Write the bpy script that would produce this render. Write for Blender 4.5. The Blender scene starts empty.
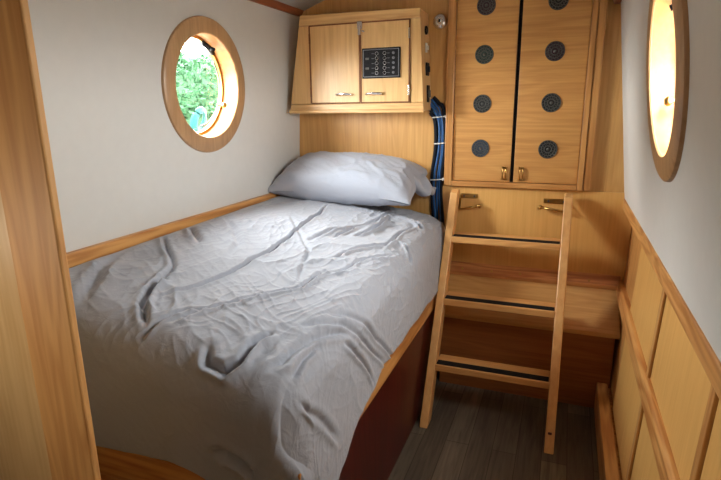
import bpy, bmesh, math, random
import numpy as np
from mathutils import Vector, Matrix, noise
random.seed(4); PI = math.pi
SC = bpy.context.scene
COL = SC.collection

# ------------------------------------------------------------------ materials
def new_mat(name):
    m = bpy.data.materials.new(name); m.use_nodes = True
    nt = m.node_tree; b = nt.nodes['Principled BSDF']
    return m, nt, b

def srgb(r, g, b):
    f = lambda c: ((c/255+.055)/1.055)**2.4 if c > 10 else c/255/12.92
    return (f(r), f(g), f(b), 1)

def plain(name, col, rough=.5, metal=0, bump=0, bscale=60, var=.06):
    m, nt, b = new_mat(name)
    b.inputs['Roughness'].default_value = rough; b.inputs['Metallic'].default_value = metal
    tc = nt.nodes.new('ShaderNodeTexCoord')
    n = nt.nodes.new('ShaderNodeTexNoise'); n.inputs['Scale'].default_value = bscale; n.inputs['Detail'].default_value = 5
    nt.links.new(tc.outputs['Object'], n.inputs['Vector'])
    r = nt.nodes.new('ShaderNodeValToRGB')
    lo = tuple(c*(1-var) for c in col[:3])+(1,); hi = tuple(min(1, c*(1+var)) for c in col[:3])+(1,)
    r.color_ramp.elements[0].color = lo; r.color_ramp.elements[1].color = hi
    r.color_ramp.elements[0].position = .3; r.color_ramp.elements[1].position = .7
    nt.links.new(n.outputs['Fac'], r.inputs['Fac']); nt.links.new(r.outputs['Color'], b.inputs['Base Color'])
    if bump:
        bp = nt.nodes.new('ShaderNodeBump'); bp.inputs['Strength'].default_value = bump; bp.inputs['Distance'].default_value = .002
        nt.links.new(n.outputs['Fac'], bp.inputs['Height']); nt.links.new(bp.outputs['Normal'], b.inputs['Normal'])
    if 'black' in name or 'turq' in name: b.inputs['Specular IOR Level'].default_value = .15
    return m

def wood(name, light, dark, axis, rough=.42, ring=.5, fine=90, coarse=9, coat=.15, knots=False, ringscale=14):
    """grain runs along axis 0/1/2"""
    m, nt, b = new_mat(name)
    N = nt.nodes.new; L = nt.links.new
    tc = N('ShaderNodeTexCoord')
    def mapped(s_across, s_along):
        mp = N('ShaderNodeMapping'); s = [s_across]*3; s[axis] = s_along
        mp.inputs['Scale'].default_value = s; L(tc.outputs['Object'], mp.inputs['Vector']); return mp
    a = mapped(fine, fine*.035)
    n1 = N('ShaderNodeTexNoise'); n1.inputs['Scale'].default_value = 1; n1.inputs['Detail'].default_value = 4
    L(a.outputs[0], n1.inputs['Vector'])
    c = mapped(coarse, coarse*.10)
    n2 = N('ShaderNodeTexNoise'); n2.inputs['Scale'].default_value = 1; n2.inputs['Detail'].default_value = 3; n2.inputs['Distortion'].default_value = .6
    L(c.outputs[0], n2.inputs['Vector'])
    # growth rings: sine of the coarse noise
    mu = N('ShaderNodeMath'); mu.operation = 'MULTIPLY'; mu.inputs[1].default_value = ringscale*PI; L(n2.outputs['Fac'], mu.inputs[0])
    si = N('ShaderNodeMath'); si.operation = 'SINE'; L(mu.outputs[0], si.inputs[0])
    ma = N('ShaderNodeMath'); ma.operation = 'MULTIPLY_ADD'; ma.inputs[1].default_value = .5*ring; ma.inputs[2].default_value = 0; L(si.outputs[0], ma.inputs[0])
    ad = N('ShaderNodeMath'); ad.operation = 'ADD'; L(ma.outputs[0], ad.inputs[0]); L(n1.outputs['Fac'], ad.inputs[1])
    r = N('ShaderNodeValToRGB'); r.color_ramp.elements[0].position = .2; r.color_ramp.elements[1].position = .85
    r.color_ramp.elements[0].color = light; r.color_ramp.elements[1].color = dark
    L(ad.outputs[0], r.inputs['Fac'])
    out = r.outputs['Color']
    if knots:
        mp = N('ShaderNodeMapping'); s = [9]*3; s[axis] = 2.2; mp.inputs['Scale'].default_value = s
        mp.inputs['Location'].default_value = (.37, .21, .55)
        L(tc.outputs['Object'], mp.inputs['Vector'])
        v = N('ShaderNodeTexVoronoi'); v.inputs['Scale'].default_value = 1; L(mp.outputs[0], v.inputs['Vector'])
        kr = N('ShaderNodeValToRGB'); kr.color_ramp.elements[0].position = .05; kr.color_ramp.elements[1].position = .16
        kr.color_ramp.elements[0].color = (.75, .75, .75, 1); kr.color_ramp.elements[1].color = (0, 0, 0, 1)
        L(v.outputs['Distance'], kr.inputs['Fac'])
        mx = N('ShaderNodeMixRGB'); mx.inputs['Color2'].default_value = tuple(x*.45 for x in dark[:3])+(1,)
        L(kr.outputs['Color'], mx.inputs['Fac']); L(out, mx.inputs['Color1']); out = mx.outputs['Color']
    L(out, b.inputs['Base Color'])
    b.inputs['Roughness'].default_value = rough
    b.inputs['Coat Weight'].default_value = coat; b.inputs['Coat Roughness'].default_value = .3
    bp = N('ShaderNodeBump'); bp.inputs['Strength'].default_value = .15; bp.inputs['Distance'].default_value = .001
    L(ad.outputs[0], bp.inputs['Height']); L(bp.outputs['Normal'], b.inputs['Normal'])
    return m

OAK_L, OAK_D = srgb(222, 182, 122), srgb(190, 143, 85)
PINE_L, PINE_D = srgb(214, 158, 92), srgb(176, 112, 55)
PLY_L, PLY_D = srgb(214, 178, 120), srgb(190, 150, 95)
M = dict(
    cab=wood('ash_veneer_vertical', srgb(222, 182, 122), srgb(200, 156, 98), 2, ring=.25),
    cabx=wood('ash_lipping_horizontal', srgb(220, 180, 120), srgb(188, 140, 84), 0, ring=.25),
    cabline=plain('groove_brown', srgb(120, 70, 32), .6),
    door=wood('oak_veneer_crosswise', srgb(208, 156, 90), srgb(182, 126, 66), 0, ring=.25, fine=110),
    framez=wood('oak_frame_upright', srgb(206, 152, 88), srgb(170, 112, 56), 2, ring=.3),
    framex=wood('oak_frame_crosswise', srgb(206, 152, 88), srgb(170, 112, 56), 0, ring=.3),
    bulk=wood('oak_bulkhead_ply', srgb(212, 164, 98), srgb(188, 138, 76), 2, ring=.2, coat=.1),
    ply=wood('pale_ply', srgb(224, 176, 104), srgb(208, 156, 84), 2, ring=.15, coat=.15),
    plyx=wood('pale_ply_crosswise', srgb(206, 160, 98), srgb(180, 130, 72), 0, ring=.2, coat=.15),
    boxply=wood('locker_ply', srgb(164, 100, 50), srgb(130, 74, 34), 0, ring=.2),
    pinex=wood('pine_crosswise', PINE_L, PINE_D, 0, ring=.5),
    piney=wood('pine_lengthwise', PINE_L, PINE_D, 1, ring=.45),
    pinez=wood('pine_upright', srgb(224, 170, 104), srgb(202, 144, 82), 2, ring=.5, ringscale=12, coarse=9, rough=.6, coat=0, knots=True),
    ladder=wood('ladder_pine', srgb(224, 174, 112), srgb(200, 144, 84), 2, ring=.12, fine=50, coarse=5),
    ladderx=wood('ladder_pine_tread', srgb(224, 172, 108), srgb(196, 138, 78), 0, ring=.25),
    batten=wood('knotty_red_pine', srgb(200, 138, 80), srgb(158, 94, 48), 0, ring=.5),
    creamply=wood('cream_birch_ply', srgb(226, 192, 138), srgb(206, 166, 110), 2, ring=.2),
    mahog=wood('dark_mahogany', srgb(86, 22, 16), srgb(58, 12, 9), 2, ring=.3, rough=.35),
    redtrim=wood('red_brown_trim', srgb(150, 82, 48), srgb(110, 54, 30), 1, ring=.3),
    ring=wood('porthole_liner_oak', srgb(186, 146, 104), srgb(160, 120, 80), 2, ring=.25),
    reveal=wood('porthole_reveal_pine', srgb(184, 126, 64), srgb(156, 98, 44), 1, ring=.25),
    white=plain('white_painted_lining', srgb(212, 211, 207), .55, bump=.05, bscale=25, var=.015),
    ceil=plain('ceiling_white', srgb(176, 172, 166), .6, var=.02),
    chrome=plain('chrome', (.85, .85, .86, 1), .22, 1, var=.02),
    brass=plain('aged_brass', srgb(178, 140, 80), .32, 1, var=.1),
    black=plain('black_plastic', (.008, .008, .010, 1), .55, var=.1),
    grip=plain('black_grip_tape', (.012, .011, .012, 1), .85, bump=.4, bscale=900),
    whitep=plain('white_plastic', (.75, .75, .73, 1), .4, var=.02),
    grey=plain('grey_print', (.16, .165, .18, 1), .5, var=.05),
    cableb=plain('blue_cable', srgb(34, 84, 138), .4, var=.15),
    cabled=plain('black_cable', srgb(12, 18, 30), .45, var=.15),
    pewter=plain('pewter_vent', srgb(92, 92, 88), .5, .5, var=.2, bscale=120),
    ventdark=plain('vent_dark_gauze', srgb(38, 40, 40), .6, .3, var=.3, bscale=220),
    ventgreen=plain('vent_green_gauze', srgb(34, 58, 52), .6, .3, var=.3, bscale=220),
    ventpurple=plain('vent_purple_gauze', srgb(66, 46, 54), .6, .3, var=.3, bscale=220),
    ventblue=plain('vent_blue_gauze', srgb(52, 66, 84), .6, .3, var=.3, bscale=220),
    turq=plain('turquoise_plastic', (.0008, .030, .028, 1), .6),
    stone=plain('pale_towpath', (.42, .41, .38, 1), .9, bump=.3, bscale=30),
    bark=plain('hedge_stem', (.03, .022, .014, 1), .9),
)

def leaf_mat():
    m, nt, b = new_mat('hedge_leaf')
    tc = nt.nodes.new('ShaderNodeTexCoord'); n = nt.nodes.new('ShaderNodeTexNoise'); n.inputs['Scale'].default_value = 4
    r = nt.nodes.new('ShaderNodeValToRGB')
    r.color_ramp.elements[0].color = (.006, .026, .010, 1); r.color_ramp.elements[1].color = (.020, .060, .026, 1)
    nt.links.new(tc.outputs['Object'], n.inputs['Vector']); nt.links.new(n.outputs['Fac'], r.inputs['Fac'])
    nt.links.new(r.outputs['Color'], b.inputs['Base Color']); b.inputs['Roughness'].default_value = .6; b.inputs['Specular IOR Level'].default_value = .1
    return m
M['leaf'] = leaf_mat()

def glass_mat():
    m = bpy.data.materials.new('window_glass'); m.use_nodes = True; nt = m.node_tree; nt.nodes.clear()
    o = nt.nodes.new('ShaderNodeOutputMaterial'); t = nt.nodes.new('ShaderNodeBsdfTransparent'); g = nt.nodes.new('ShaderNodeBsdfGlossy')
    t.inputs['Color'].default_value = (.93, .96, .95, 1); g.inputs['Roughness'].default_value = .03
    x = nt.nodes.new('ShaderNodeMixShader'); x.inputs[0].default_value = .05
    nt.links.new(t.outputs[0], x.inputs[1]); nt.links.new(g.outputs[0], x.inputs[2]); nt.links.new(x.outputs[0], o.inputs[0])
    return m
M['glass'] = glass_mat()

def floor_mat():
    m, nt, b = new_mat('grey_brown_plank_vinyl'); N = nt.nodes.new; L = nt.links.new
    tc = N('ShaderNodeTexCoord'); mp = N('ShaderNodeMapping'); mp.inputs['Rotation'].default_value = (0, 0, PI/2)
    L(tc.outputs['Object'], mp.inputs['Vector'])
    br = N('ShaderNodeTexBrick'); br.inputs['Scale'].default_value = 1; br.inputs['Brick Width'].default_value = .8; br.inputs['Row Height'].default_value = .098
    br.inputs['Mortar Size'].default_value = .0016; br.inputs['Color1'].default_value = srgb(118, 108, 94); br.inputs['Color2'].default_value = srgb(88, 80, 70); br.inputs['Mortar'].default_value = srgb(58, 50, 42)
    L(mp.outputs[0], br.inputs['Vector'])
    m2 = N('ShaderNodeMapping'); m2.inputs['Scale'].default_value = (60, 4, 60); L(tc.outputs['Object'], m2.inputs['Vector'])
    n = N('ShaderNodeTexNoise'); n.inputs['Scale'].default_value = 1; n.inputs['Detail'].default_value = 5; n.inputs['Distortion'].default_value = .8; L(m2.outputs[0], n.inputs['Vector'])
    r = N('ShaderNodeValToRGB'); r.color_ramp.elements[0].color = (.45, .45, .45, 1); r.color_ramp.elements[1].color = (1.25, 1.25, 1.25, 1)
    r.color_ramp.elements[0].position = .3; r.color_ramp.elements[1].position = .7; L(n.outputs['Fac'], r.inputs['Fac'])
    mx = N('ShaderNodeMixRGB'); mx.blend_type = 'MULTIPLY'; mx.inputs['Fac'].default_value = .8; L(br.outputs['Color'], mx.inputs['Color1']); L(r.outputs['Color'], mx.inputs['Color2'])
    L(mx.outputs['Color'], b.inputs['Base Color']); b.inputs['Roughness'].default_value = .45
    return m
M['floor'] = floor_mat()

def cloth_mat(name, col):
    m, nt, b = new_mat(name); N = nt.nodes.new; L = nt.links.new
    b.inputs['Base Color'].default_value = col; b.inputs['Roughness'].default_value = .85
    b.inputs['Sheen Weight'].default_value = .25; b.inputs['Sheen Roughness'].default_value = .5
    tc = N('ShaderNodeTexCoord')
    n1 = N('ShaderNodeTexNoise'); n1.inputs['Scale'].default_value = 22; n1.inputs['Detail'].default_value = 5; n1.inputs['Distortion'].default_value = 1.2
    n2 = N('ShaderNodeTexNoise'); n2.inputs['Scale'].default_value = 900; n2.inputs['Detail'].default_value = 2
    L(tc.outputs['Object'], n1.inputs['Vector']); L(tc.outputs['Object'], n2.inputs['Vector'])
    a = N('ShaderNodeMath'); a.operation = 'MULTIPLY_ADD'; a.inputs[1].default_value = .05; L(n2.outputs['Fac'], a.inputs[0]); L(n1.outputs['Fac'], a.inputs[2])
    bp = N('ShaderNodeBump'); bp.inputs['Strength'].default_value = .35; bp.inputs['Distance'].default_value = .008
    L(a.outputs[0], bp.inputs['Height']); L(bp.outputs['Normal'], b.inputs['Normal'])
    return m
M['duvet'] = cloth_mat('grey_lilac_cotton', srgb(160, 164, 175))
M['pillow'] = cloth_mat('grey_lilac_cotton_pillow', srgb(164, 169, 182))
M['sheet'] = cloth_mat('grey_sheet_cotton', srgb(140, 138, 142))

# ------------------------------------------------------------------ helpers
def obj(name, bm, mat, parent=None, smooth=False, kind=None):
    me = bpy.data.meshes.new(name)
    if parent is not None:
        off = Vector((0, 0, 0)); p = parent
        while p is not None:
            off += p.location; p = p.parent
        bmesh.ops.translate(bm, vec=-off, verts=bm.verts)
    bmesh.ops.recalc_face_normals(bm, faces=bm.faces)
    bm.to_mesh(me); bm.free()
    if smooth:
        for p in me.polygons: p.use_smooth = True
    me.materials.append(mat if not isinstance(mat, str) else M[mat])
    o = bpy.data.objects.new(name, me); COL.objects.link(o); o.parent = parent
    if kind: o['kind'] = kind
    return o

def thing(name, label, cat, loc=(0, 0, 0), group=None):
    o = bpy.data.objects.new(name, None); COL.objects.link(o); o.location = loc
    o.empty_display_size = .05
    o['label'] = label; o['category'] = cat
    if group: o['group'] = group
    return o

def tag(o, label, cat, group=None, kind=None):
    o['label'] = label; o['category'] = cat
    if group: o['group'] = group
    if kind: o['kind'] = kind
    return o

def sroot(name, loc=(0, 0, 0)):
    o = bpy.data.objects.new(name, None); COL.objects.link(o); o.location = loc; o['kind'] = 'structure'
    return o

def _absorb(bm, t):
    me = bpy.data.meshes.new('t'); t.to_mesh(me); t.free(); bm.from_mesh(me); bpy.data.meshes.remove(me)

def box(bm, x0, x1, y0, y1, z0, z1, bev=.003):
    t = bmesh.new(); bmesh.ops.create_cube(t, size=1)
    for v in t.verts:
        v.co = ((x0+x1)/2+v.co.x*(x1-x0), (y0+y1)/2+v.co.y*(y1-y0), (z0+z1)/2+v.co.z*(z1-z0))
    if bev: bmesh.ops.bevel(t, geom=t.edges[:], offset=bev, segments=2, affect='EDGES', profile=.5)
    _absorb(bm, t); return bm

def B(*a, **k): return box(bmesh.new(), *a, **k)

def prism(bm, pts, axis, a0, a1, bev=.003):
    """pts: 2-D outline in the two other axes (in axis order), extruded along axis"""
    t = bmesh.new()
    def P(p, a):
        q = list(p); q.insert(axis, a); return q
    A = [t.verts.new(P(p, a0)) for p in pts]; Bv = [t.verts.new(P(p, a1)) for p in pts]
    t.faces.new(A); t.faces.new(Bv[::-1]); n = len(pts)
    for i in range(n): t.faces.new((A[i], Bv[i], Bv[(i+1) % n], A[(i+1) % n]))
    bmesh.ops.recalc_face_normals(t, faces=t.faces)
    if bev: bmesh.ops.bevel(t, geom=t.edges[:], offset=bev, segments=2, affect='EDGES', profile=.5)
    _absorb(bm, t); return bm

def tube(bm, pts, r, n=10, closed=False):
    t = bmesh.new(); pts = [Vector(p) for p in pts]; rings = []
    up = Vector((.31, .52, .79)).normalized()
    for i, p in enumerate(pts):
        a = pts[i-1] if (i or closed) else p; b = pts[(i+1) % len(pts)] if (i < len(pts)-1 or closed) else p
        d = (b-a).normalized(); u = d.cross(up).normalized(); w = d.cross(u)
        rings.append([t.verts.new(p+r*(math.cos(2*PI*k/n)*u+math.sin(2*PI*k/n)*w)) for k in range(n)])
    m = len(rings)
    for i in range(m if closed else m-1):
        A, C = rings[i], rings[(i+1) % m]
        for k in range(n): t.faces.new((A[k], A[(k+1) % n], C[(k+1) % n], C[k]))
    if not closed: t.faces.new(rings[0]); t.faces.new(rings[-1][::-1])
    _absorb(bm, t); return bm

def lathe(bm, prof, origin, axis, n=32, cap=True):
    """prof: (r, h) list; h runs along axis from origin"""
    ax = Vector(axis).normalized(); u = ax.orthogonal().normalized(); w = ax.cross(u); o = Vector(origin)
    t = bmesh.new(); rings = []
    for r, h in prof:
        if r < 1e-6: rings.append([t.verts.new(o+ax*h)])
        else: rings.append([t.verts.new(o+ax*h+r*(math.cos(2*PI*k/n)*u+math.sin(2*PI*k/n)*w)) for k in range(n)])
    for A, C in zip(rings, rings[1:]):
        for k in range(n):
            a0, a1 = A[k % len(A)], A[(k+1) % len(A)]; c0, c1 = C[k % len(C)], C[(k+1) % len(C)]
            vs = []
            for v in (a0, a1, c1, c0):
                if v not in vs: vs.append(v)
            if len(vs) > 2: t.faces.new(vs)
    if cap:
        for Rg in (rings[0], rings[-1]):
            if len(Rg) > 2: t.faces.new(Rg)
    bmesh.ops.recalc_face_normals(t, faces=t.faces)
    _absorb(bm, t); return bm

def smooth_angle(o, deg=35):
    me = o.data
    for p in me.polygons: p.use_smooth = True
    bm = bmesh.new(); bm.from_mesh(me)
    for e in bm.edges:
        if len(e.link_faces) == 2 and e.calc_face_angle(0) > math.radians(deg): e.smooth = False
    bm.to_mesh(me); bm.free(); return o

# ------------------------------------------------------------------ the cabin shell
YB = 2.70                                     # front bulkhead
YA = -2.3                                     # aft end, behind the camera
xL = lambda z: -1.419+.045*(z-.98)            # left lining leans in
xR = lambda z: .268-.115*(z-.98)              # right lining above the gunwale leans in
xR2 = lambda z: .268+.05*z                    # right lining below the gunwale
PL = [(1.879, 1.492)]   # left porthole centres (y, z)
PR = [(1.505, 1.478)]
RH = .215                                     # hole radius

def wall_with_holes(fx, z0, z1, holes, out, th=.075):
    bm = bmesh.new(); n = 64; edges = []
    c = [bm.verts.new((fx(z), y, z)) for y, z in ((YA, z0), (YB+.03, z0), (YB+.03, z1), (YA, z1))]
    for i in range(4): edges.append(bm.edges.new((c[i], c[(i+1) % 4])))
    for cy, cz in holes:
        r = [bm.verts.new((fx(cz+RH*math.sin(2*PI*k/n)), cy+RH*math.cos(2*PI*k/n), cz+RH*math.sin(2*PI*k/n))) for k in range(n)]
        for k in range(n): edges.append(bm.edges.new((r[k], r[(k+1) % n])))
    bmesh.ops.triangle_fill(bm, use_beauty=True, use_dissolve=False, edges=edges)
    f = bm.faces[:]
    r = bmesh.ops.extrude_face_region(bm, geom=f)
    bmesh.ops.translate(bm, vec=(out*th, 0, 0), verts=[v for v in r['geom'] if isinstance(v, bmesh.types.BMVert)])
    return bm

obj('floor', B(-1.55, .5, YA-.05, YB+.05, -.04, 0, bev=0), 'floor', kind='structure')
obj('wall_left', wall_with_holes(xL, 0, 1.93, PL, -1), 'white', kind='structure')
obj('wall_right', wall_with_holes(xR, .93, 1.89, PR, 1), 'white', kind='structure')
bm = bmesh.new(); prism(bm, [(xR2(0)+.004, 0), (xR2(.95)+.004, .95), (.40, .95), (.40, 0)], 1, YA, YB+.03, bev=0)
obj('wall_right_lower', bm, 'framez', kind='structure')
obj('wall_front', B(-1.5, .42, YB, YB+.03, 0, 2.1, bev=0), 'bulk', kind='structure')
obj('wall_back', B(-1.5, .42, YA-.03, YA, 0, 2.1, bev=0), 'creamply', kind='structure')
# cambered ceiling
bm = bmesh.new(); pts = []
zc = lambda x: 1.885+.16*(1-((x+.6)/.79)**2)
xs = [-1.5+1.8*i/24 for i in range(25)]
prism(bm, [(x, zc(x)) for x in xs]+[(x, zc(x)+.06) for x in xs[::-1]], 1, YA-.03, YB+.03, bev=0)
obj('ceiling', bm, 'ceil', kind='structure')
# ceiling trims along both sides
bm = bmesh.new(); prism(bm, [(-1.39, 1.872), (-1.368, 1.872), (-1.348, 1.902), (-1.395, 1.915)], 1, .67, YB-.002, bev=.003)
obj('trim_1', bm, 'redtrim', kind='structure')
bm = bmesh.new(); prism(bm, [(.17, 1.82), (.145, 1.82), (.12, 1.88), (.17, 1.90)], 1, YA, YB-.002, bev=.003)
obj('trim_2', bm, 'redtrim', kind='structure')
# gunwale trims
obj('trim_3', B(-1.43, -1.398, .69, YB-.002, .928, .976, bev=.006), 'piney', kind='structure')
bm = bmesh.new(); box(bm, .2635, .33, YA, YB-.003, .926, .980, bev=.007)
obj('trim_4', bm, 'piney', kind='structure')
# pale panels on the right lining below the gunwale, battens between them
def slant(bm, y0, y1, z0, z1, t0, t1, bev=.003):
    prism(bm, [(xR2(z0)-t1, z0), (xR2(z1)-t1, z1), (xR2(z1)-t0, z1), (xR2(z0)-t0, z0)], 1, y0, y1, bev=bev)
n = 5
for y0, y1 in ((1.72, 2.28), (1.12, 1.68), (.35, 1.08), (-.4, .31)):
    for z0, z1 in ((.565, .93), (.13, .50)):
        bm = bmesh.new(); slant(bm, y0, y1, z0, z1, -.004, .004, bev=0)
        o = obj('wall_panel', bm, 'ply', kind='structure')
for y in (1.70, 1.10, .33):
    bm = bmesh.new(); slant(bm, y-.017, y+.017, .12, .93, -.003, .012)
    obj('trim_%d' % n, bm, 'framez', kind='structure'); n += 1
bm = bmesh.new()
prism(bm, [(.274, .509), (.274, .570), (.282, .586), (.33, .586), (.33, .509)], 1, YA, YB-.01, bev=.004)
obj('trim_%d' % n, bm, 'piney', kind='structure'); n += 1
# skirting on the right: a raised timber kerb with a ledge behind
obj('baseboard_right', B(.215, .262, YA, 2.484, 0, .14, bev=.005), 'piney', kind='structure')
obj('trim_%d' % n, B(.262, .306, YA, 2.484, 0, .118, bev=.002), 'pinex', kind='structure'); n += 1
# partition at the near end of the bunk, with its pine jamb
obj('wall_near', B(-1.46, -.87, .668, .684, 0, 1.93, bev=.002), 'creamply', kind='structure')
obj('trim_%d' % n, B(-.955, -.828, .652, .668, 0, 1.95, bev=.004), 'pinez', kind='structure'); n += 1

# frame round the bow doors
FY = 2.662
obj('trim_%d' % n, B(-.572, -.534, FY, YB, 1.008, 1.93, bev=.004), 'framez', kind='structure'); n += 1
obj('trim_%d' % n, B(.060, .084, FY, YB, 1.008, 1.90, bev=.003), 'framez', kind='structure'); n += 1
obj('trim_%d' % n, B(.086, .118, FY+.006, YB, 1.008, 1.90, bev=.003), 'framez', kind='structure'); n += 1
obj('trim_%d' % n, B(-.534, .060, FY, YB, 1.008, 1.034, bev=.004), 'framex', kind='structure'); n += 1
# black strip that paints in the shade of the gap between the doors
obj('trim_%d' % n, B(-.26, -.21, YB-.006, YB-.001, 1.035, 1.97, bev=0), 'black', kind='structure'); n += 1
# lighter bulkhead panel below the doors
obj('wall_front_lower', B(-.60, .31, YB-.012, YB, .55, 1.004, bev=.002), 'ply', kind='structure')

# ------------------------------------------------------------------ bow doors with round vents
def vent(c, mat, parent):
    root = obj('vent', lathe(bmesh.new(), [(.043, 0), (.043, -.004), (.041, -.005), (.039, -.004), (.039, -.0022), (0, -.0022)], c, (0, 1, 0), 36), mat, parent)
    smooth_angle(root)
    bm = bmesh.new(); cx, cy, cz = c; y = cy-.004
    def hoop(r, w): tube(bm, [(cx+r*math.cos(2*PI*k/32), y, cz+r*math.sin(2*PI*k/32)) for k in range(32)], w, 6, True)
    hoop(.0405, .0018); hoop(.030, .0016); hoop(.016, .0016)
    for k in range(8):
        a = 2*PI*k/8; q = (cx+.023*math.cos(a), y, cz+.023*math.sin(a))
        tube(bm, [(q[0]+.0062*math.cos(2*PI*j/10), y, q[2]+.0062*math.sin(2*PI*j/10)) for j in range(10)], .0012, 5, True)
    for k in range(16):
        a = 2*PI*k/16
        tube(bm, [(cx+.031*math.cos(a), y, cz+.031*math.sin(a)), (cx+.039*math.cos(a+.12), y, cz+.039*math.sin(a+.12))], .0012, 5)
    lathe(bm, [(.008, .002), (.007, -.004), (0, -.006)], (cx, cy-.001, cz), (0, 1, 0), 14)
    obj('rosette', bm, 'pewter', root, smooth=True)

DY = 2.676
def bow_door(name, x0, x1, ztop, vx, mats, hx):
    d = sroot(name, ((x0+x1)/2, DY, 1.035))
    obj('panel', B(x0, x1, DY, YB-.007, 1.036, ztop, bev=.002), 'door', d, kind='structure')
    for z, m in zip((1.853, 1.637, 1.411, 1.198), mats): vent((vx, DY, z), m, d)
    bm = bmesh.new()
    box(bm, hx-.016, hx+.016, DY-.005, DY, 1.046, 1.054, bev=.001); box(bm, hx-.014, hx+.014, DY-.005, DY, 1.103, 1.111, bev=.001)
    for dx in (-.007, .007): tube(bm, [(hx+dx, DY-.004, 1.05), (hx+dx, DY-.013, 1.058), (hx+dx, DY-.013, 1.100), (hx+dx, DY-.004, 1.107)], .0035, 8)
    obj('door_handle', bm, 'brass', d, smooth=True)
bow_door('door_1', -.532, -.249, 1.96, -.397, ('ventpurple', 'ventgreen', 'ventdark', 'ventblue'), -.276)
bow_door('door_2', -.232, .058, 1.96, -.082, ('ventdark', 'ventpurple', 'ventdark', 'ventdark'), -.196)

# ------------------------------------------------------------------ portholes
def porthole(name, fx, cy, cz, s):
    """s = +1 for the right side (outside is +x)"""
    x0 = fx(cz); slope = (fx(cz+.1)-fx(cz-.1))/.2
    ax = Vector((s, 0, -s*slope)).normalized()
    w = sroot(name, (x0, cy, cz)); c = Vector((x0, cy, cz))
    prof = [(.203, .004), (.203, -.010), (.206, -.014), (.258, -.014), (.266, -.009), (.268, -.002), (.268, .003), (.214, .003)]
    o = obj('window_frame', lathe(bmesh.new(), prof+prof[:1], c, ax, 72, cap=False), 'ring', w, kind='structure'); smooth_angle(o)
    prof = [(.2025, -.008), (.2025, .078), (.214, .078), (.214, -.0)]
    o = obj('reveal', lathe(bmesh.new(), prof+prof[:1], c, ax, 72, cap=False), 'reveal', w, kind='structure'); smooth_angle(o)
    prof = [(.190, .062), (.190, .080), (.204, .080), (.204, .062)]
    o = obj('rim', lathe(bmesh.new(), prof+prof[:1], c, ax, 72, cap=False), 'brass', w, kind='structure'); smooth_angle(o)
    o = obj('glass', lathe(bmesh.new(), [(0, .070), (.192, .070)], c, ax, 48, cap=False), 'glass', w, kind='structure')
    u = Vector((0, 1, 0)); v = ax.cross(u).normalized()
    if v.z < 0: v = -v
    P = lambda a, b, h: c+u*a+v*b+ax*h
    # black top catch, thin stay and brass knob of the opening pane
    bm = bmesh.new(); tube(bm, [P(.05, .172, .050), P(.085, .158, .044), P(.115, .138, .05)], .011, 10); tube(bm, [P(.085, .158, .044), P(.088, .150, .02)], .008, 8)
    obj('window_latch', bm, 'black', w, smooth=True)
    bm = bmesh.new(); tube(bm, [P(.165*math.cos(a), .165*math.sin(a), .056) for a in [math.radians(d) for d in range(-80, 42, 6)]], .0035, 8)
    obj('window_stay', bm, 'pewter', w, smooth=True)
    bm = bmesh.new(); lathe(bm, [(.006, .06), (.006, .035), (.012, .03), (.013, .022), (.008, .016), (0, .015)], P(.150, -.075, 0), ax, 16)
    obj('window_knob', bm, 'brass', w, smooth=True)
    # sky portal for the sampler
    ld = bpy.data.lights.new(name+'_portal', 'AREA'); ld.shape = 'DISK'; ld.size = .42; ld.cycles.is_portal = True
    lo = bpy.data.objects.new(name+'_portal', ld); COL.objects.link(lo); lo.location = c+ax*.085
    lo.rotation_euler = (-ax).to_track_quat('-Z', 'Y').to_euler()
k = 1
for cy, cz in PL: porthole('window_%d' % k, xL, cy, cz, -1); k += 1
for cy, cz in PR: porthole('window_%d' % k, xR, cy, cz, 1); k += 1

# ------------------------------------------------------------------ wall cabinet
CY = 2.53
cab = thing('wall_cabinet', 'pale ash two-door cupboard hung on the bulkhead above the pillow', 'cupboard', (-.98, YB, 1.38))
bm = bmesh.new(); prism(bm, [(-1.366, 1.382), (-.652, 1.382), (-.676, 1.838), (-1.292, 1.846)], 1, CY+.018, YB-.001, bev=.003)
obj('carcass', bm, 'cab', cab)
DZ0, DZ1 = 1.424, 1.795
# face frame: bottom rail, top rail, left (raking) stile, right stile
bm = bmesh.new(); prism(bm, [(-1.370, 1.380), (-.650, 1.380), (-.652, DZ0-.004), (-1.363, DZ0-.004)], 1, CY, CY+.02); obj('bottom_rail', bm, 'cabx', cab)
bm = bmesh.new(); prism(bm, [(-1.301, DZ1+.004), (-.673, DZ1+.004), (-.676, 1.842), (-1.293, 1.849)], 1, CY, CY+.02); obj('top_rail', bm, 'cabx', cab)
bm = bmesh.new(); prism(bm, [(-1.363, DZ0-.003), (-1.246, DZ0-.003), (-1.246, DZ1+.003), (-1.301, DZ1+.003)], 1, CY+.001, CY+.02); obj('stile', bm, 'cab', cab)
bm = bmesh.new(); prism(bm, [(-.716, DZ0-.003), (-.653, DZ0-.003), (-.673, DZ1+.003), (-.722, DZ1+.003)], 1, CY+.001, CY+.02); obj('stile', bm, 'cab', cab)
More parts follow.
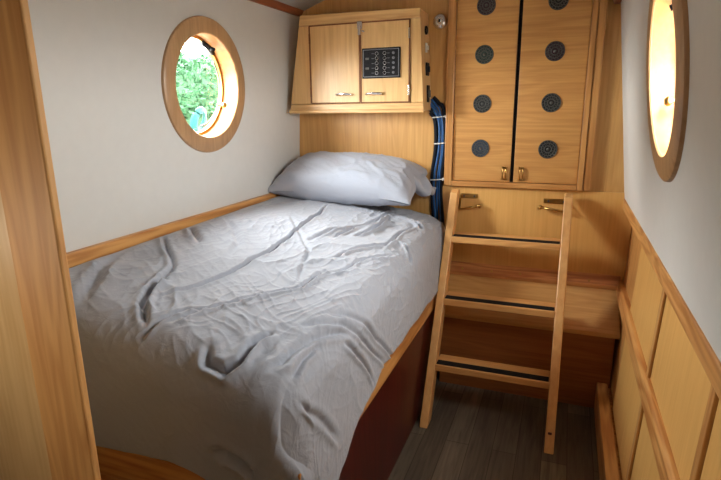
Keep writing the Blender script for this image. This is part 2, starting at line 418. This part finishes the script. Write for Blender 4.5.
# lower lip moulding
obj('moulding', B(-1.372, -.648, CY-.008, CY+.004, 1.374, 1.392, bev=.004), 'cabx', cab)
def cdoor(x0, x1, handle_x, left):
    d = obj('door', B(x0+.003, x1-.003, CY-.004, CY+.016, DZ0, DZ1, bev=.003), 'cab', cab)
    bm = bmesh.new()                                     # brown bead round the door
    for a, b, c_, e in ((x0, x1, DZ0-.003, DZ0+.003), (x0, x1, DZ1-.003, DZ1+.003), (x0-.003, x0+.003, DZ0, DZ1), (x1-.003, x1+.003, DZ0, DZ1)):
        box(bm, a, b, CY-.0065, CY-.001, c_, e, bev=.001)
    obj('bead', bm, 'cabline', d)
    bm = bmesh.new(); h = handle_x
    tube(bm, [(h-.042, CY-.004, 1.463), (h-.038, CY-.018, 1.465), (h-.02, CY-.024, 1.467), (h+.02, CY-.024, 1.467), (h+.038, CY-.018, 1.465), (h+.042, CY-.004, 1.463)], .0062, 10)
    obj('handle', bm, 'chrome', d, smooth=True)
    hx = x0+.001 if left else x1-.001
    for z in (DZ0+.055, DZ1-.06):
        obj('hinge', B(hx-.004, hx+.004, CY-.010, CY-.003, z-.024, z+.024, bev=.002), 'cabline' if left else 'chrome', d)
cdoor(-1.240, -.973, -1.055, True); cdoor(-.967, -.722, -.898, False)
bm = bmesh.new(); box(bm, -.982, -.956, CY-.012, CY-.004, 1.766, 1.800, bev=.002); box(bm, -.976, -.962, CY-.018, CY-.006, 1.738, 1.782, bev=.002)
tube(bm, [(-.957, CY-.012, 1.757), (-.942, CY-.014, 1.752)], .004, 8)
obj('catch', bm, 'chrome', cab)

# control panel on the right-hand cupboard door
sp = thing('switch_panel', 'black switch panel with rows of small white-ringed switches on the cupboard door', 'switch panel', (-.86, CY-.005, 1.60))
X0, X1, Z0, Z1 = -.957, -.764, 1.537, 1.676
obj('face_plate', B(X0, X1, CY-.014, CY-.0045, Z0, Z1, bev=.003), 'black', sp)
bm = bmesh.new()
for a, b, c_, e in ((X0+.006, X1-.006, Z0+.006, Z0+.009), (X0+.006, X1-.006, Z1-.009, Z1-.006), (X0+.006, X0+.009, Z0+.006, Z1-.006), (X1-.009, X1-.006, Z0+.006, Z1-.006)):
    box(bm, a, b, CY-.0155, CY-.013, c_, e, bev=0)
obj('border', bm, 'grey', sp)
for r in range(5):
    z = Z1-.026-.0222*r
    for cx in (X0+.076, X0+.116):
        b_ = obj('switch', lathe(bmesh.new(), [(.0072, .001), (.0072, -.004), (.0055, -.007), (0, -.007)], (cx, CY-.0135, z), (0, 1, 0), 14), 'black', sp)
        bm = bmesh.new(); tube(bm, [(cx+.0072*math.cos(2*PI*k/16), CY-.0165, z+.0072*math.sin(2*PI*k/16)) for k in range(16)], .0012, 5, True)
        obj('switch_ring', bm, 'whitep', b_)
    for cx in (X0+.056, X0+.135):
        obj('legend', B(cx-.006, cx+.006, CY-.0152, CY-.0135, z-.001, z+.001, bev=0), 'grey', sp)
    obj('fuse', lathe(bmesh.new(), [(.0062, .001), (.0062, -.005), (.004, -.006), (0, -.006)], (X0+.160, CY-.0135, z), (0, 1, 0), 14), 'grey', sp)
    obj('indicator', B(X0+.018, X0+.036, CY-.0155, CY-.0135, z-.005, z+.005, bev=.001), 'pewter' if r % 2 else 'black', sp)

# fittings down the right side of the cupboard
def side_x(z): return -.652-.0526*(z-1.382)+.0005
def side_fit(name, label, cat, y, z, shape, mat, mat2):
    x = side_x(z)
    t = thing(name, label, cat, (x, y, z))
    if shape == 'round':
        o = obj('rim', lathe(bmesh.new(), [(.02, 0), (.02, .006), (.016, .008), (.014, .004), (0, .004)], (x, y, z), (1, 0, 0), 24), mat, t)
        obj('socket_core', lathe(bmesh.new(), [(.008, .003), (.008, .006), (0, .007)], (x, y, z), (1, 0, 0), 16), mat2, t)
    else:
        dy, dz = shape
        obj('plate', B(x-.001, x+.006, y-dy, y+dy, z-dz, z+dz, bev=.002), mat, t)
        obj('button', B(x+.004, x+.014, y-dy*.5, y+dy*.5, z-dz*.45, z+dz*.45, bev=.002), mat2, t)
side_fit('power_socket', 'round dark socket near the top of the cupboard side', 'socket', 2.625, 1.755, 'round', 'black', 'pewter')
side_fit('light_switch', 'small white switch on the cupboard side below the round socket', 'switch', 2.62, 1.675, (.012, .022), 'whitep', 'whitep')
side_fit('rocker_switch', 'dark switch with protruding knob halfway down the cupboard side', 'switch', 2.625, 1.577, (.026, .030), 'black', 'black')
side_fit('usb_socket', 'flat dark rectangular socket low on the cupboard side', 'socket', 2.625, 1.462, (.020, .040), 'black', 'pewter')

# round chrome lock on the bulkhead
lk = thing('chrome_fitting', 'round chrome fitting between the cupboard and the vented doors', 'fitting', (-.617, YB, 1.80))
o = obj('bezel', lathe(bmesh.new(), [(.036, 0), (.036, -.006), (.030, -.014), (.020, -.018), (.019, -.012), (0, -.012)], (-.617, YB, 1.80), (0, 1, 0), 28), 'chrome', lk); smooth_angle(o, 50)
obj('knob', lathe(bmesh.new(), [(.012, -.011), (.012, -.022), (.008, -.026), (0, -.026)], (-.617, YB, 1.802), (0, 1, 0), 18), 'chrome', lk, smooth=True)
bm = bmesh.new(); box(bm, -.622, -.612, YB-.028, YB-.025, 1.795, 1.808, bev=.001); obj('slot', bm, 'black', lk)

# cable bundle clipped to the bulkhead
cb = thing('cable_bundle', 'bundle of blue and black cables running down beside the bed head', 'cable', (-.61, YB, .82))
path = [(-.66, 1.425), (-.636, 1.400), (-.612, 1.355), (-.598, 1.287), (-.598, 1.178), (-.612, 1.076), (-.616, .957), (-.606, .826), (-.602, .66)]
def spl(ps, m=6):
    out = []
    for i in range(len(ps)-1):
        p0, p1, p2, p3 = [np.array(ps[max(0, min(len(ps)-1, j))]) for j in (i-1, i, i+1, i+2)]
        for q in range(m):
            t = q/m; out.append(tuple(.5*((2*p1)+(-p0+p2)*t+(2*p0-5*p1+4*p2-p3)*t*t+(-p0+3*p1-3*p2+p3)*t**3)))
    out.append(tuple(ps[-1])); return out
sp_ = spl(path)
for i, (off, m, r) in enumerate(((-.025, 'cabled', .010), (-.010, 'cableb', .0055), (.002, 'cableb', .0055), (.014, 'cableb', .0050), (.026, 'cabled', .010))):
    pts = [(x+off*(1 if z < 1.39 else .6)+.003*math.sin(i*2+z*9), YB-.011-(.006 if i % 2 else 0), z+(off*.8 if z > 1.37 else 0)) for x, z in sp_]
    obj('cable', tube(bmesh.new(), pts, r, 10), m, cb, smooth=True)
for z, x in ((1.345, -.608), (1.215, -.596), (1.03, -.614)):
    bm = bmesh.new(); tube(bm, [(x-.036, YB-.006, z), (x-.034, YB-.022, z+.002), (x, YB-.029, z+.005), (x+.034, YB-.022, z+.008), (x+.036, YB-.006, z+.008)], .0030, 6)
    box(bm, x+.028, x+.044, YB-.024, YB-.001, z, z+.014, bev=.003)
    obj('cable_clip', bm, 'whitep', cb)

# ------------------------------------------------------------------ step locker under the doors
sl = thing('step_locker', 'low wooden locker across the bow below the ladder top', 'locker', (-.1, 2.6, 0))
obj('front_panel', B(-.530, .272, 2.485, 2.505, 0, .372, bev=.001), 'boxply', sl)
bm = bmesh.new(); prism(bm, [(2.455, .376), (2.455, .398), (2.686, .578), (2.686, .556)], 0, -.530, .288, bev=.003)
obj('lid', bm, 'plyx', sl)
bm = bmesh.new(); prism(bm, [(2.640, .545), (2.640, .566), (2.686, .606), (2.686, .56)], 0, -.530, .288, bev=.003)
o = obj('batten', bm, 'batten', sl)
for x in (-.46, -.31, -.17, .04, .15):
    q = Vector((x, 2.652, .578))
    obj('screw', lathe(bmesh.new(), [(.006, -.004), (.006, .002), (0, .003)], q, (0, -.66, .75), 12), 'brass', o)

# ------------------------------------------------------------------ ladder
ld_ = thing('ladder', 'pine ladder with three treads leaning against the panel under the doors', 'ladder', (-.24, 2.09, 0))
fy = lambda z: 2.05+.552*z
for x0, x1 in ((-.524, -.487), (.008, .046)):
    bm = bmesh.new(); prism(bm, [(fy(0), 0), (fy(0)+.078, 0), (fy(.975)+.076, .975), (fy(.995)+.045, .998), (fy(.985), .985)], 0, x0, x1, bev=.004)
    o = obj('stile', bm, 'ladder', ld_)
bm = bmesh.new(); box(bm, .018, .034, fy(.07)-.002, fy(.07)+.006, .055, .075, bev=.002); obj('screw_plug', bm, 'mahog', o)
for z in (.252, .520, .788):
    y = fy(z-.015)
    t = obj('tread', B(-.488, .009, y+.001, y+.118, z-.030, z, bev=.003), 'ladderx', ld_)
    obj('grip_strip', B(-.484, .005, y+.010, y+.052, z-.001, z+.0025, bev=.001), 'grip', t)

# brass hooks that hold the ladder
def hook(label, xa, xb, z, dx, za):
    t = thing('ladder_hook', label, 'hook', ((xa+xb)/2, YB-.012, z))
    y = YB-.012
    p = obj('plate', B(min(xa, xb), max(xa, xb), y-.006, y, z-.012, z+.012, bev=.003), 'brass', t)
    for q in (.2, .8): obj('screw', lathe(bmesh.new(), [(.005, -.005), (.005, -.008), (0, -.009)], (xa+(xb-xa)*q, y, z), (0, 1, 0), 10), 'pewter', p)
    bm = bmesh.new(); xe = xb+dx*.012
    tube(bm, [(xa, y-.008, z-.012), (xa, y-.03, za-.012), (xa+dx*.03, y-.034, za-.006), (xe, y-.034, za+.008)], .0055, 10)
    obj('arm', bm, 'brass', t, smooth=True)
    bm = bmesh.new(); lathe(bm, [(.004, 0), (.010, -.004), (.011, -.012), (.006, -.018), (0, -.019)], (xe, y-.028, za+.008), (0, 1, 0), 16)
    tube(bm, [(xe, y, za+.008), (xe, y-.03, za+.008)], .005, 8)
    obj('knob', bm, 'brass', t, smooth=True)
hook('brass hook beside the left-hand upright of the ladder', -.487, -.400, .957, 1, .905)
hook('brass hook beside the right-hand upright of the ladder', .030, -.085, .950, -1, .915)

# ------------------------------------------------------------------ bunk
bk = thing('bunk_bed', 'built-in bunk with pine rail and dark red side panel along the left wall', 'bed', (-1.0, 1.8, 0))
obj('side_panel', B(-.568, -.548, .95, 2.684, 0, .47, bev=.002), 'mahog', bk)
obj('side_rail', B(-.572, -.538, .965, 2.684, .452, .546, bev=.006), 'piney', bk)
obj('foot_panel', B(-1.415, -.60, .955, .975, 0, .43, bev=.002), 'pinex', bk)
obj('foot_rail', B(-1.415, -.62, .940, .975, .395, .50, bev=.005), 'pinex', bk)
obj('slat_base', B(-1.41, -.572, .975, 2.684, .49, .52, bev=.002), 'pinex', bk)

# mattress
bm = B(-1.408, -.60, .985, 2.655, .521, .80, bev=.05)
for v in bm.verts:
    v.co.z += .005*noise.noise(v.co*5)
tag(obj('mattress', bm, 'sheet', smooth=True), 'grey-sheeted mattress under the crumpled duvet on the bunk', 'mattress')

# duvet: a sheet folded over the mattress edges
XE, YE, R = -.660, 1.04, .12
FOLDS = dict(   # polylines in sheet coordinates: depth, width
 crease_long=([(-1.09, 2.38), (-1.02, 1.93), (-.98, 1.61), (-.97, 1.37), (-1.0, 1.21), (-1.05, 1.07)], .016, .009),
 hook=([(-.80, .99), (-.78, .95), (-.73, .95), (-.70, .99), (-.71, 1.06), (-.69, 1.12)], .028, .015),
 pinch=([(-.98, .99), (-1.05, 1.04), (-1.08, 1.11), (-1.1, 1.2)], .030, .014),
 fold_v1=([(-1.4, 1.54), (-1.27, 1.41), (-1.15, 1.3), (-1.07, 1.1)], .016, .014),
 fold_v2=([(-1.38, 1.68), (-1.21, 1.51)], .020, .018),
 line2=([(-.92, 1.02), (-.89, 1.11), (-.84, 1.22), (-.74, 1.38), (-.73, 1.6)], .014, .010),
 line3=([(-.97, .96), (-.93, 1.08), (-.88, 1.12)], .012, .010),
 d1=([(-.61, .99), (-.61, 1.08), (-.59, 1.17), (-.52, 1.31)], .016, .014),
 d2=([(-.57, 1.01), (-.58, 1.09), (-.57, 1.16)], .014, .012),
 d3=([(-.64, 1.18), (-.56, 1.29), (-.46, 1.39), (-.27, 1.6)], .013, .012),
 d4=([(-.61, 1.28), (-.55, 1.36), (-.45, 1.48), (-.25, 1.69)], .014, .013),
 d5=([(-.53, 1.25), (-.41, 1.37), (-.27, 1.47)], .014, .012),
 r1=([(-.92, 1.81), (-.9, 2.02), (-.82, 2.19), (-.78, 2.51)], .018, .015),
 r2=([(-.79, 1.98), (-.77, 2.12), (-.76, 2.35)], .022, .014),
 r3=([(-.76, 1.69), (-.72, 1.86), (-.66, 1.97)], .016, .012),
 r4=([(-.76, 2.44), (-.68, 2.43), (-.60, 2.35)], .022, .014),
 r5=([(-.63, 2.08), (-.57, 2.02), (-.53, 1.98)], .018, .012),
 r6=([(-.71, 1.54), (-.67, 1.71), (-.60, 1.92)], .010, .012),
 r7=([(-.86, 1.9), (-.84, 2.1), (-.72, 2.3)], .014, .012),
 r8=([(-.66, 1.9), (-.66, 2.1), (-.64, 2.35)], .012, .012),
 l1=([(-1.15, 2.08), (-.87, 1.71), (-.76, 1.41)], .009, .014),
 big=([(-1.4, 1.33), (-1.29, 1.14), (-1.18, .98)], .016, .030),
 top1=([(-1.3, 1.81), (-1.11, 1.62), (-1.03, 1.43)], .010, .018),
 foot2=([(-.51, .99), (-.41, 1.08), (-.28, 1.17)], .014, .016),
 dimple=([(-.76, .72), (-.72, .75), (-.67, .75), (-.60, .72)], .022, .020),
)
def seg_dist(S, T, poly):
    best = np.full(S.shape, 9.); side = np.zeros(S.shape); al = np.zeros(S.shape); L = 0
    segs = [math.hypot(b[0]-a[0], b[1]-a[1]) for a, b in zip(poly, poly[1:])]; tot = sum(segs)
    for (a, b), l in zip(zip(poly, poly[1:]), segs):
        dx, dy = b[0]-a[0], b[1]-a[1]
        q = np.clip(((S-a[0])*dx+(T-a[1])*dy)/(l*l), 0, 1)
        d = np.hypot(S-a[0]-q*dx, T-a[1]-q*dy); sg = np.sign((S-a[0])*dy-(T-a[1])*dx)
        m = d < best; best = np.where(m, d, best); side = np.where(m, sg, side); al = np.where(m, (L+q*l)/tot, al); L += l
    return best, side, al
def duvet_base(s, t):
    xi = np.minimum(s, XE); yi = np.maximum(t, YE)
    ex = np.maximum(s-XE, 0); ey = np.maximum(YE-t, 0); e = np.sqrt(ex**2+ey**2)+1e-9
    l = (ex**4+ey**4)**.25; nx, ny = ex/e, -ey/e
    a = np.minimum(l/R, PI/2); st = np.maximum(0, l-R*PI/2)
    hor = R*np.sin(a)+(.07*nx*nx-.03*ny*ny)*st
    uu = (xi+1.4)/.74; top = .948-.098*uu**1.3+.012*(yi-1.8)/.8-.045*uu*np.clip((1.5-yi)/.5, 0, 1)**2
    return np.stack([xi+nx*hor, yi+ny*hor, top-R*(1-np.cos(a))-st], -1)
def build_duvet():
    ns, ntt = 400, 600
    U, V = np.meshgrid(np.linspace(0, 1, ns), np.linspace(0, 1, ntt), indexing='ij')
    T = .56+(2.60-.56)*V
    hem = .188+.095*np.clip((1.52-T)/.45, 0, 1)+.006*np.sin(T*9)+.004*np.sin(T*23)     # drop on the aisle side
    S = -1.385+(XE+.188+hem+1.385)*U
    hemf = .235+.02*np.sin(S*9)+.045*np.clip((-.9-S)/.4, 0, 1)
    T = YE-.188-hemf+(2.60-(YE-.188-hemf))*V
    Pb = duvet_base(S, T)
    D = np.zeros(S.shape)
    wob = np.array([[noise.noise(Vector((S[i, j]*7, T[i, j]*7, 3))) for j in range(ntt)] for i in range(ns)])
    wob2 = np.array([[noise.noise(Vector((S[i, j]*7, T[i, j]*7, 9))) for j in range(ntt)] for i in range(ns)])
    for poly, dep, w in FOLDS.values():
        d, sg, al = seg_dist(S+.012*wob, T+.012*wob2, poly)
        fade = np.clip(np.minimum(al, 1-al)*6+.12, 0, 1)
        dep = dep*.72; w = w*.62
        D -= dep*np.exp(-(d/w)**2)*fade
        D += dep*.75*np.exp(-((d*sg-1.9*w)/(1.1*w))**2)*fade*(d < 5*w)
        D += dep*.35*np.exp(-((d*sg+2.0*w)/(1.4*w))**2)*fade*(d < 5*w)
    for i in range(ns):
        for j in range(ntt):
            s, t = S[i, j], T[i, j]
            big = noise.noise(Vector((s*4.2, t*3.2, 1.7)))*.010
            # creases run from the head-right corner towards the foot-left
            q = Vector(((s*.93-t*.30)*7+.5*wob[i, j], (t*.93+s*.30)*2.4+.5*wob2[i, j], .4))
            cr = 1-abs(noise.noise(q)); cr = cr**6*.009
            q2 = Vector(((s*.8+t*.5)*17+.7*wob2[i, j], (t*.8-s*.5)*7, 5.1))
            cr2 = (1-abs(noise.noise(q2)))**5*.0042
            q3 = Vector((s*38, t*30, 8.)); cr3 = noise.noise(q3)*.0008
            q4 = Vector(((s*.55+t*.84)*26+1.1*wob[i, j], (t*.55-s*.84)*6+wob2[i, j], 11.)); cr3 += (1-abs(noise.noise(q4)))**8*.0034
            q5 = Vector(((s*.97-t*.24)*30+1.3*wob2[i, j], (t*.97+s*.24)*5+wob[i, j], 14.)); cr3 += (1-abs(noise.noise(q5)))**8*.0034
            calm = min(1, max(0, (t-.90)/.14)); calm = .25+.75*calm; calm *= .5+.5*min(1, max(0, (XE+.22-s)/.2))
            patch = .5+.6*min(1, max(0, .5+1.6*noise.noise(Vector((s*3.1, t*2.6, 21.)))))
            big += .016*max(0, min(1, (-1.22-s)/.12))*(noise.noise(Vector((s*5, t*6.5, 31.)))-.1)
            D[i, j] += big+(cr*.9+(cr2*.9+cr3*.9)*patch)*calm
    # normals of the base surface
    dS = np.gradient(Pb, axis=0); dT = np.gradient(Pb, axis=1)
    Nn = np.cross(dS, dT); Nn /= np.linalg.norm(Nn, axis=-1, keepdims=True)+1e-9
    edge = np.clip((S+1.385)/.05, 0, 1)*.9+.1
    Pf = Pb+Nn*(D*edge)[..., None]
    Pf[..., 0] = np.maximum(Pf[..., 0], -1.392)
    # keep the hem outside the rails where it hangs past them
    sm = lambda q: np.clip(q, 0, 1)**2*(3-2*np.clip(q, 0, 1))
    aisle = np.clip((S-XE-.06)/.08, 0, 1)*np.clip((T-YE+.30)/.1, 0, 1)
    Pf[..., 0] += aisle*np.maximum(0, -.5275-.05*sm((Pf[..., 2]-.50)/.14)-Pf[..., 0])
    foot = np.clip((YE-.06-T)/.08, 0, 1)*np.clip((XE+.30-S)/.1, 0, 1)
    Pf[..., 1] -= foot*np.maximum(0, Pf[..., 1]-.929-.06*sm((Pf[..., 2]-.48)/.14))
    return Pf
Pf = build_duvet(); ns, ntt = Pf.shape[:2]
me = bpy.data.meshes.new('duvet')
idx = np.arange(ns*ntt).reshape(ns, ntt)
F = np.stack([idx[:-1, :-1], idx[1:, :-1], idx[1:, 1:], idx[:-1, 1:]], -1).reshape(-1, 4)
me.from_pydata(Pf.reshape(-1, 3).tolist(), [], F.tolist())
for p in me.polygons: p.use_smooth = True
me.materials.append(M['duvet'])
duv = bpy.data.objects.new('duvet', me); COL.objects.link(duv)
so = duv.modifiers.new('thickness', 'SOLIDIFY'); so.thickness = .012; so.offset = -1
tag(duv, 'crumpled grey lilac duvet spread over the bunk', 'duvet')

# pillow
def build_pillow():
    n = 90; bm = bmesh.new(); W, Dp, Th = .385, .20, .112
    c = Vector((-1.045, 2.535, 1.040)); til = math.radians(17)
    rot = Matrix.Rotation(til, 3, 'X') @ Matrix.Rotation(math.radians(2), 3, 'Y')
    grids = []
    for s in (1, -1):
        g = []
        for i in range(n+1):
            row = []
            for j in range(n//2+1):
                u = -1+2*i/n; v = -1+2*j/(n//2)
                prof = max(0, (1-abs(u)**3.2))**.55*max(0, (1-abs(v)**2.6))**.6
                pin = 1-.10*(1-u*u)*abs(v)**6; pin2 = 1-.05*(1-v*v)*abs(u)**6
                p = Vector((u*W*pin2, v*Dp*pin, s*Th*prof*(1 if s > 0 else .8)))
                p.z += .012*prof*noise.noise(Vector((u*2.2, v*2, s*3.)))
                w = .6*noise.noise(Vector((u*3, v*3, 7)))
                ed = 1-abs(noise.noise(Vector((u*3.5+w, v*2.2+u*1.3, 2.2*s)))); p.z += s*.010*ed**5*(prof**.4)
                ed = 1-abs(noise.noise(Vector(((u+v*.8)*8+w, (v-u*.3)*3, 5.2*s)))); p.z += s*.0045*ed**4*(prof**.4)
                # radiating gathers at the ends
                p.z += s*.006*math.sin(v*17+3*w)*abs(u)**5*(1-abs(u)**8)
                # sag to the left and right ends
                p.z -= .030*max(0, abs(u)-.5)**1.5*(1.2 if u > 0 else .8)
                row.append(bm.verts.new(c+rot @ p))
            g.append(row)
        grids.append(g)
        for i in range(n):
            for j in range(n//2):
                f = (g[i][j], g[i+1][j], g[i+1][j+1], g[i][j+1])
                bm.faces.new(f if s > 0 else f[::-1])
    bmesh.ops.remove_doubles(bm, verts=bm.verts, dist=.0008)
    return bm
pil = tag(obj('pillow', build_pillow(), 'pillow', smooth=True), 'plump grey lilac pillow at the head of the bunk under the cupboard', 'pillow')
bm = bmesh.new(); g = []
for s_ in (1, -1):
    gr = [[bm.verts.new((-.705+.095*i/14, 2.60+(.085-.02*i/14)*(-1+2*j/16), 1.03-.045*i/14+.012*math.sin(i*.4+j*.5)+s_*.045*(1-(i/14)**2)**.5*(1-(-1+2*j/16)**2)**.5)) for j in range(17)] for i in range(15)]
    for i in range(14):
        for j in range(16):
            f = (gr[i][j], gr[i+1][j], gr[i+1][j+1], gr[i][j+1]); bm.faces.new(f if s_ > 0 else f[::-1])
bmesh.ops.remove_doubles(bm, verts=bm.verts, dist=.0006)
obj('pillowcase_flap', bm, 'pillow', pil, smooth=True)

# ------------------------------------------------------------------ outside
obj('ground', B(-40, 40, -30, 40, -.6, -.5, bev=0), 'stone', kind='structure')
obj('ground_towpath', B(-4.1, -2.2, -6, 14, -.5, 1.17, bev=.02), 'stone', kind='structure')
hd = thing('hedge', 'leafy green hedge outside the round window', 'hedge', (-4.9, 6.0, -.5))
bm = bmesh.new(); rr = random.Random(3)
for i in range(11000):
    y = rr.uniform(1.5, 11); z = rr.uniform(1.30, 2.28+.25*math.sin(y*1.7)+.15*math.sin(y*4.1)); x = -4.35-abs(rr.gauss(0, .22))-.25*max(0, z-1.6)
    p = Vector((x, y, z)); a = Vector((rr.uniform(-1, 1), rr.uniform(-1, 1), rr.uniform(-.6, 1))).normalized()
    b = a.orthogonal().normalized(); l = rr.uniform(.03, .055)
    vs = [bm.verts.new(p+q) for q in (-a*l, b*l*.45, a*l, -b*l*.45)]; bm.faces.new(vs)
obj('foliage', bm, 'leaf', hd, kind='stuff')
bm = bmesh.new()
prism(bm, [(-5.4, -.5), (-4.5, -.5), (-4.5, 1.7), (-4.75, 2.15), (-5.4, 2.15)], 1, 1.4, 11.1, bev=.08)
obj('hedge_core', bm, 'leaf', hd)
hs = thing('hose_coil', 'small turquoise coil outside the round window', 'hose', (-3.25, 4.20, 1.17))
for k in range(3):
    r = .085-.012*k
    obj('hose_loop', tube(bmesh.new(), [(-3.25+r*math.cos(a)*.5+.01*k, 4.20+r*math.sin(a), 1.17+.13+(r+.025)*math.cos(a)) for a in [2*PI*i/28 for i in range(28)]], .020, 8, True), 'turq', hs, smooth=True)

# ------------------------------------------------------------------ added lamps, out of view, to light the near post and panels
def added_downlight(x, y, power, label):
    z = zc(x)
    t = thing('added_downlight', label, 'lamp', (x, y, z), 'added fill lights')
    o = obj('bezel', lathe(bmesh.new(), [(.050, .004), (.050, -.006), (.042, -.009), (.040, .002)], (x, y, z), (0, 0, 1), 28), 'chrome', t, smooth=True)
    l = bpy.data.lights.new('added_downlight_lamp', 'AREA'); l.shape = 'DISK'; l.size = .08; l.energy = power; l.color = (1, .88, .72)
    lo = bpy.data.objects.new('added_downlight_lamp', l); COL.objects.link(lo); lo.parent = t; lo.location = (0, 0, -.012)
added_downlight(-.45, -1.5, 1.8, 'added round chrome ceiling light, unseen well aft of the partition')
# swivel lamp added unseen behind the partition, brightens the near post
LX, LY, LZ = xL(1.1), .26, 1.1
wl = thing('added_wall_lamp', 'added small brass swivel lamp, unseen on the left wall behind the near partition', 'lamp', (LX, LY, LZ))
obj('base', lathe(bmesh.new(), [(.035, 0), (.035, .008), (.012, .014), (0, .014)], (LX, LY, LZ), (1, 0, 0), 24), 'brass', wl, smooth=True)
obj('arm', tube(bmesh.new(), [(LX+.01, LY, LZ), (LX+.045, LY, LZ+.01), (LX+.06, LY, LZ)], .006, 8), 'brass', wl, smooth=True)
obj('lamp_shade', lathe(bmesh.new(), [(.014, .045), (.030, .055), (.048, .11), (.046, .11), (.028, .058), (.012, .049)], (LX, LY, LZ), (1, 0, 0), 28), 'brass', wl, smooth=True)
l = bpy.data.lights.new('added_wall_bulb', 'AREA'); l.shape = 'DISK'; l.size = .07; l.energy = 2.4; l.color = (1, .86, .68)
lo = bpy.data.objects.new('added_wall_bulb', l); COL.objects.link(lo); lo.parent = wl; lo.location = (.105, 0, 0); lo.rotation_euler = (0, -PI/2, 0)

# ------------------------------------------------------------------ world
wd = bpy.data.worlds.new('overcast_sky'); SC.world = wd; wd.use_nodes = True
nt = wd.node_tree; bg = nt.nodes['Background']; bg.inputs['Color'].default_value = (.99, .985, .97, 1)
# overcast, brightest where the sun stands behind the cloud on the left
tc = nt.nodes.new('ShaderNodeTexCoord'); sx = nt.nodes.new('ShaderNodeSeparateXYZ'); mr = nt.nodes.new('ShaderNodeMapRange')
nt.links.new(tc.outputs['Generated'], sx.inputs[0]); nt.links.new(sx.outputs['X'], mr.inputs['Value'])
mr.inputs['From Min'].default_value = -.6; mr.inputs['From Max'].default_value = .6; mr.inputs['To Min'].default_value = 82; mr.inputs['To Max'].default_value = 47
nt.links.new(mr.outputs[0], bg.inputs['Strength'])
wd.cycles.sampling_method = 'AUTOMATIC'

# ------------------------------------------------------------------ what each piece of the setting is
LAB = dict(floor=('dark grey-brown plank floor of the narrow aisle', 'floor'), ceiling=('pale cambered ceiling of the cabin', 'ceiling'),
 wall_left=('white lining of the left wall above the bunk', 'wall'), wall_right=('white lining of the right wall above the wood panels', 'wall'),
 wall_right_lower=('wood backing of the right wall below the gunwale trim', 'wall'), wall_front=('oak bulkhead at the far end of the cabin', 'wall'),
 wall_front_lower=('pale wood panel behind the ladder top, under the doors', 'wall'), wall_back=('birch bulkhead behind the viewer', 'wall'),
 wall_near=('cream birch partition at the left edge of the view', 'wall'), baseboard_right=('pine kerb along the floor on the right', 'skirting'),
 door_1=('left-hand oak door with four round vents', 'door'), door_2=('right-hand oak door with four round vents', 'door'),
 window_1=('round wood-ringed window over the bunk on the left wall', 'window'), window_2=('round wood-ringed window on the right wall', 'window'),
 trim_3=('pine trim along the left wall just above the duvet', 'trim'), trim_4=('pine gunwale trim under the white right wall', 'trim'))
for o in bpy.data.objects:
    if o.parent is None and o.get('kind') == 'structure' and o.name in LAB: o['label'], o['category'] = LAB[o.name]

# ------------------------------------------------------------------ camera
rx = (0.93332715, 0.35881534, -0.01232796); dn = (0.07607967, -0.23121752, -0.96992285); fw = (-0.35087364, 0.90431743, -0.24310015)
mat = Matrix(((rx[0], -dn[0], -fw[0], 0), (rx[1], -dn[1], -fw[1], 0), (rx[2], -dn[2], -fw[2], 1.4), (0, 0, 0, 1)))
cd = bpy.data.cameras.new('camera'); cam = bpy.data.objects.new('camera', cd); COL.objects.link(cam)
cam.matrix_world = mat; cd.sensor_width = 36; cd.lens = 528/721*36; cd.clip_start = .02
SC.camera = cam
vs = SC.view_settings; vs.view_transform = 'Standard'; vs.look = 'None'; vs.gamma = 1; vs.use_curve_mapping = False; vs.exposure = .12
SC.cycles.max_bounces = 10; SC.cycles.diffuse_bounces = 6; SC.cycles.transparent_max_bounces = 12; SC.cycles.sample_clamp_indirect = 8
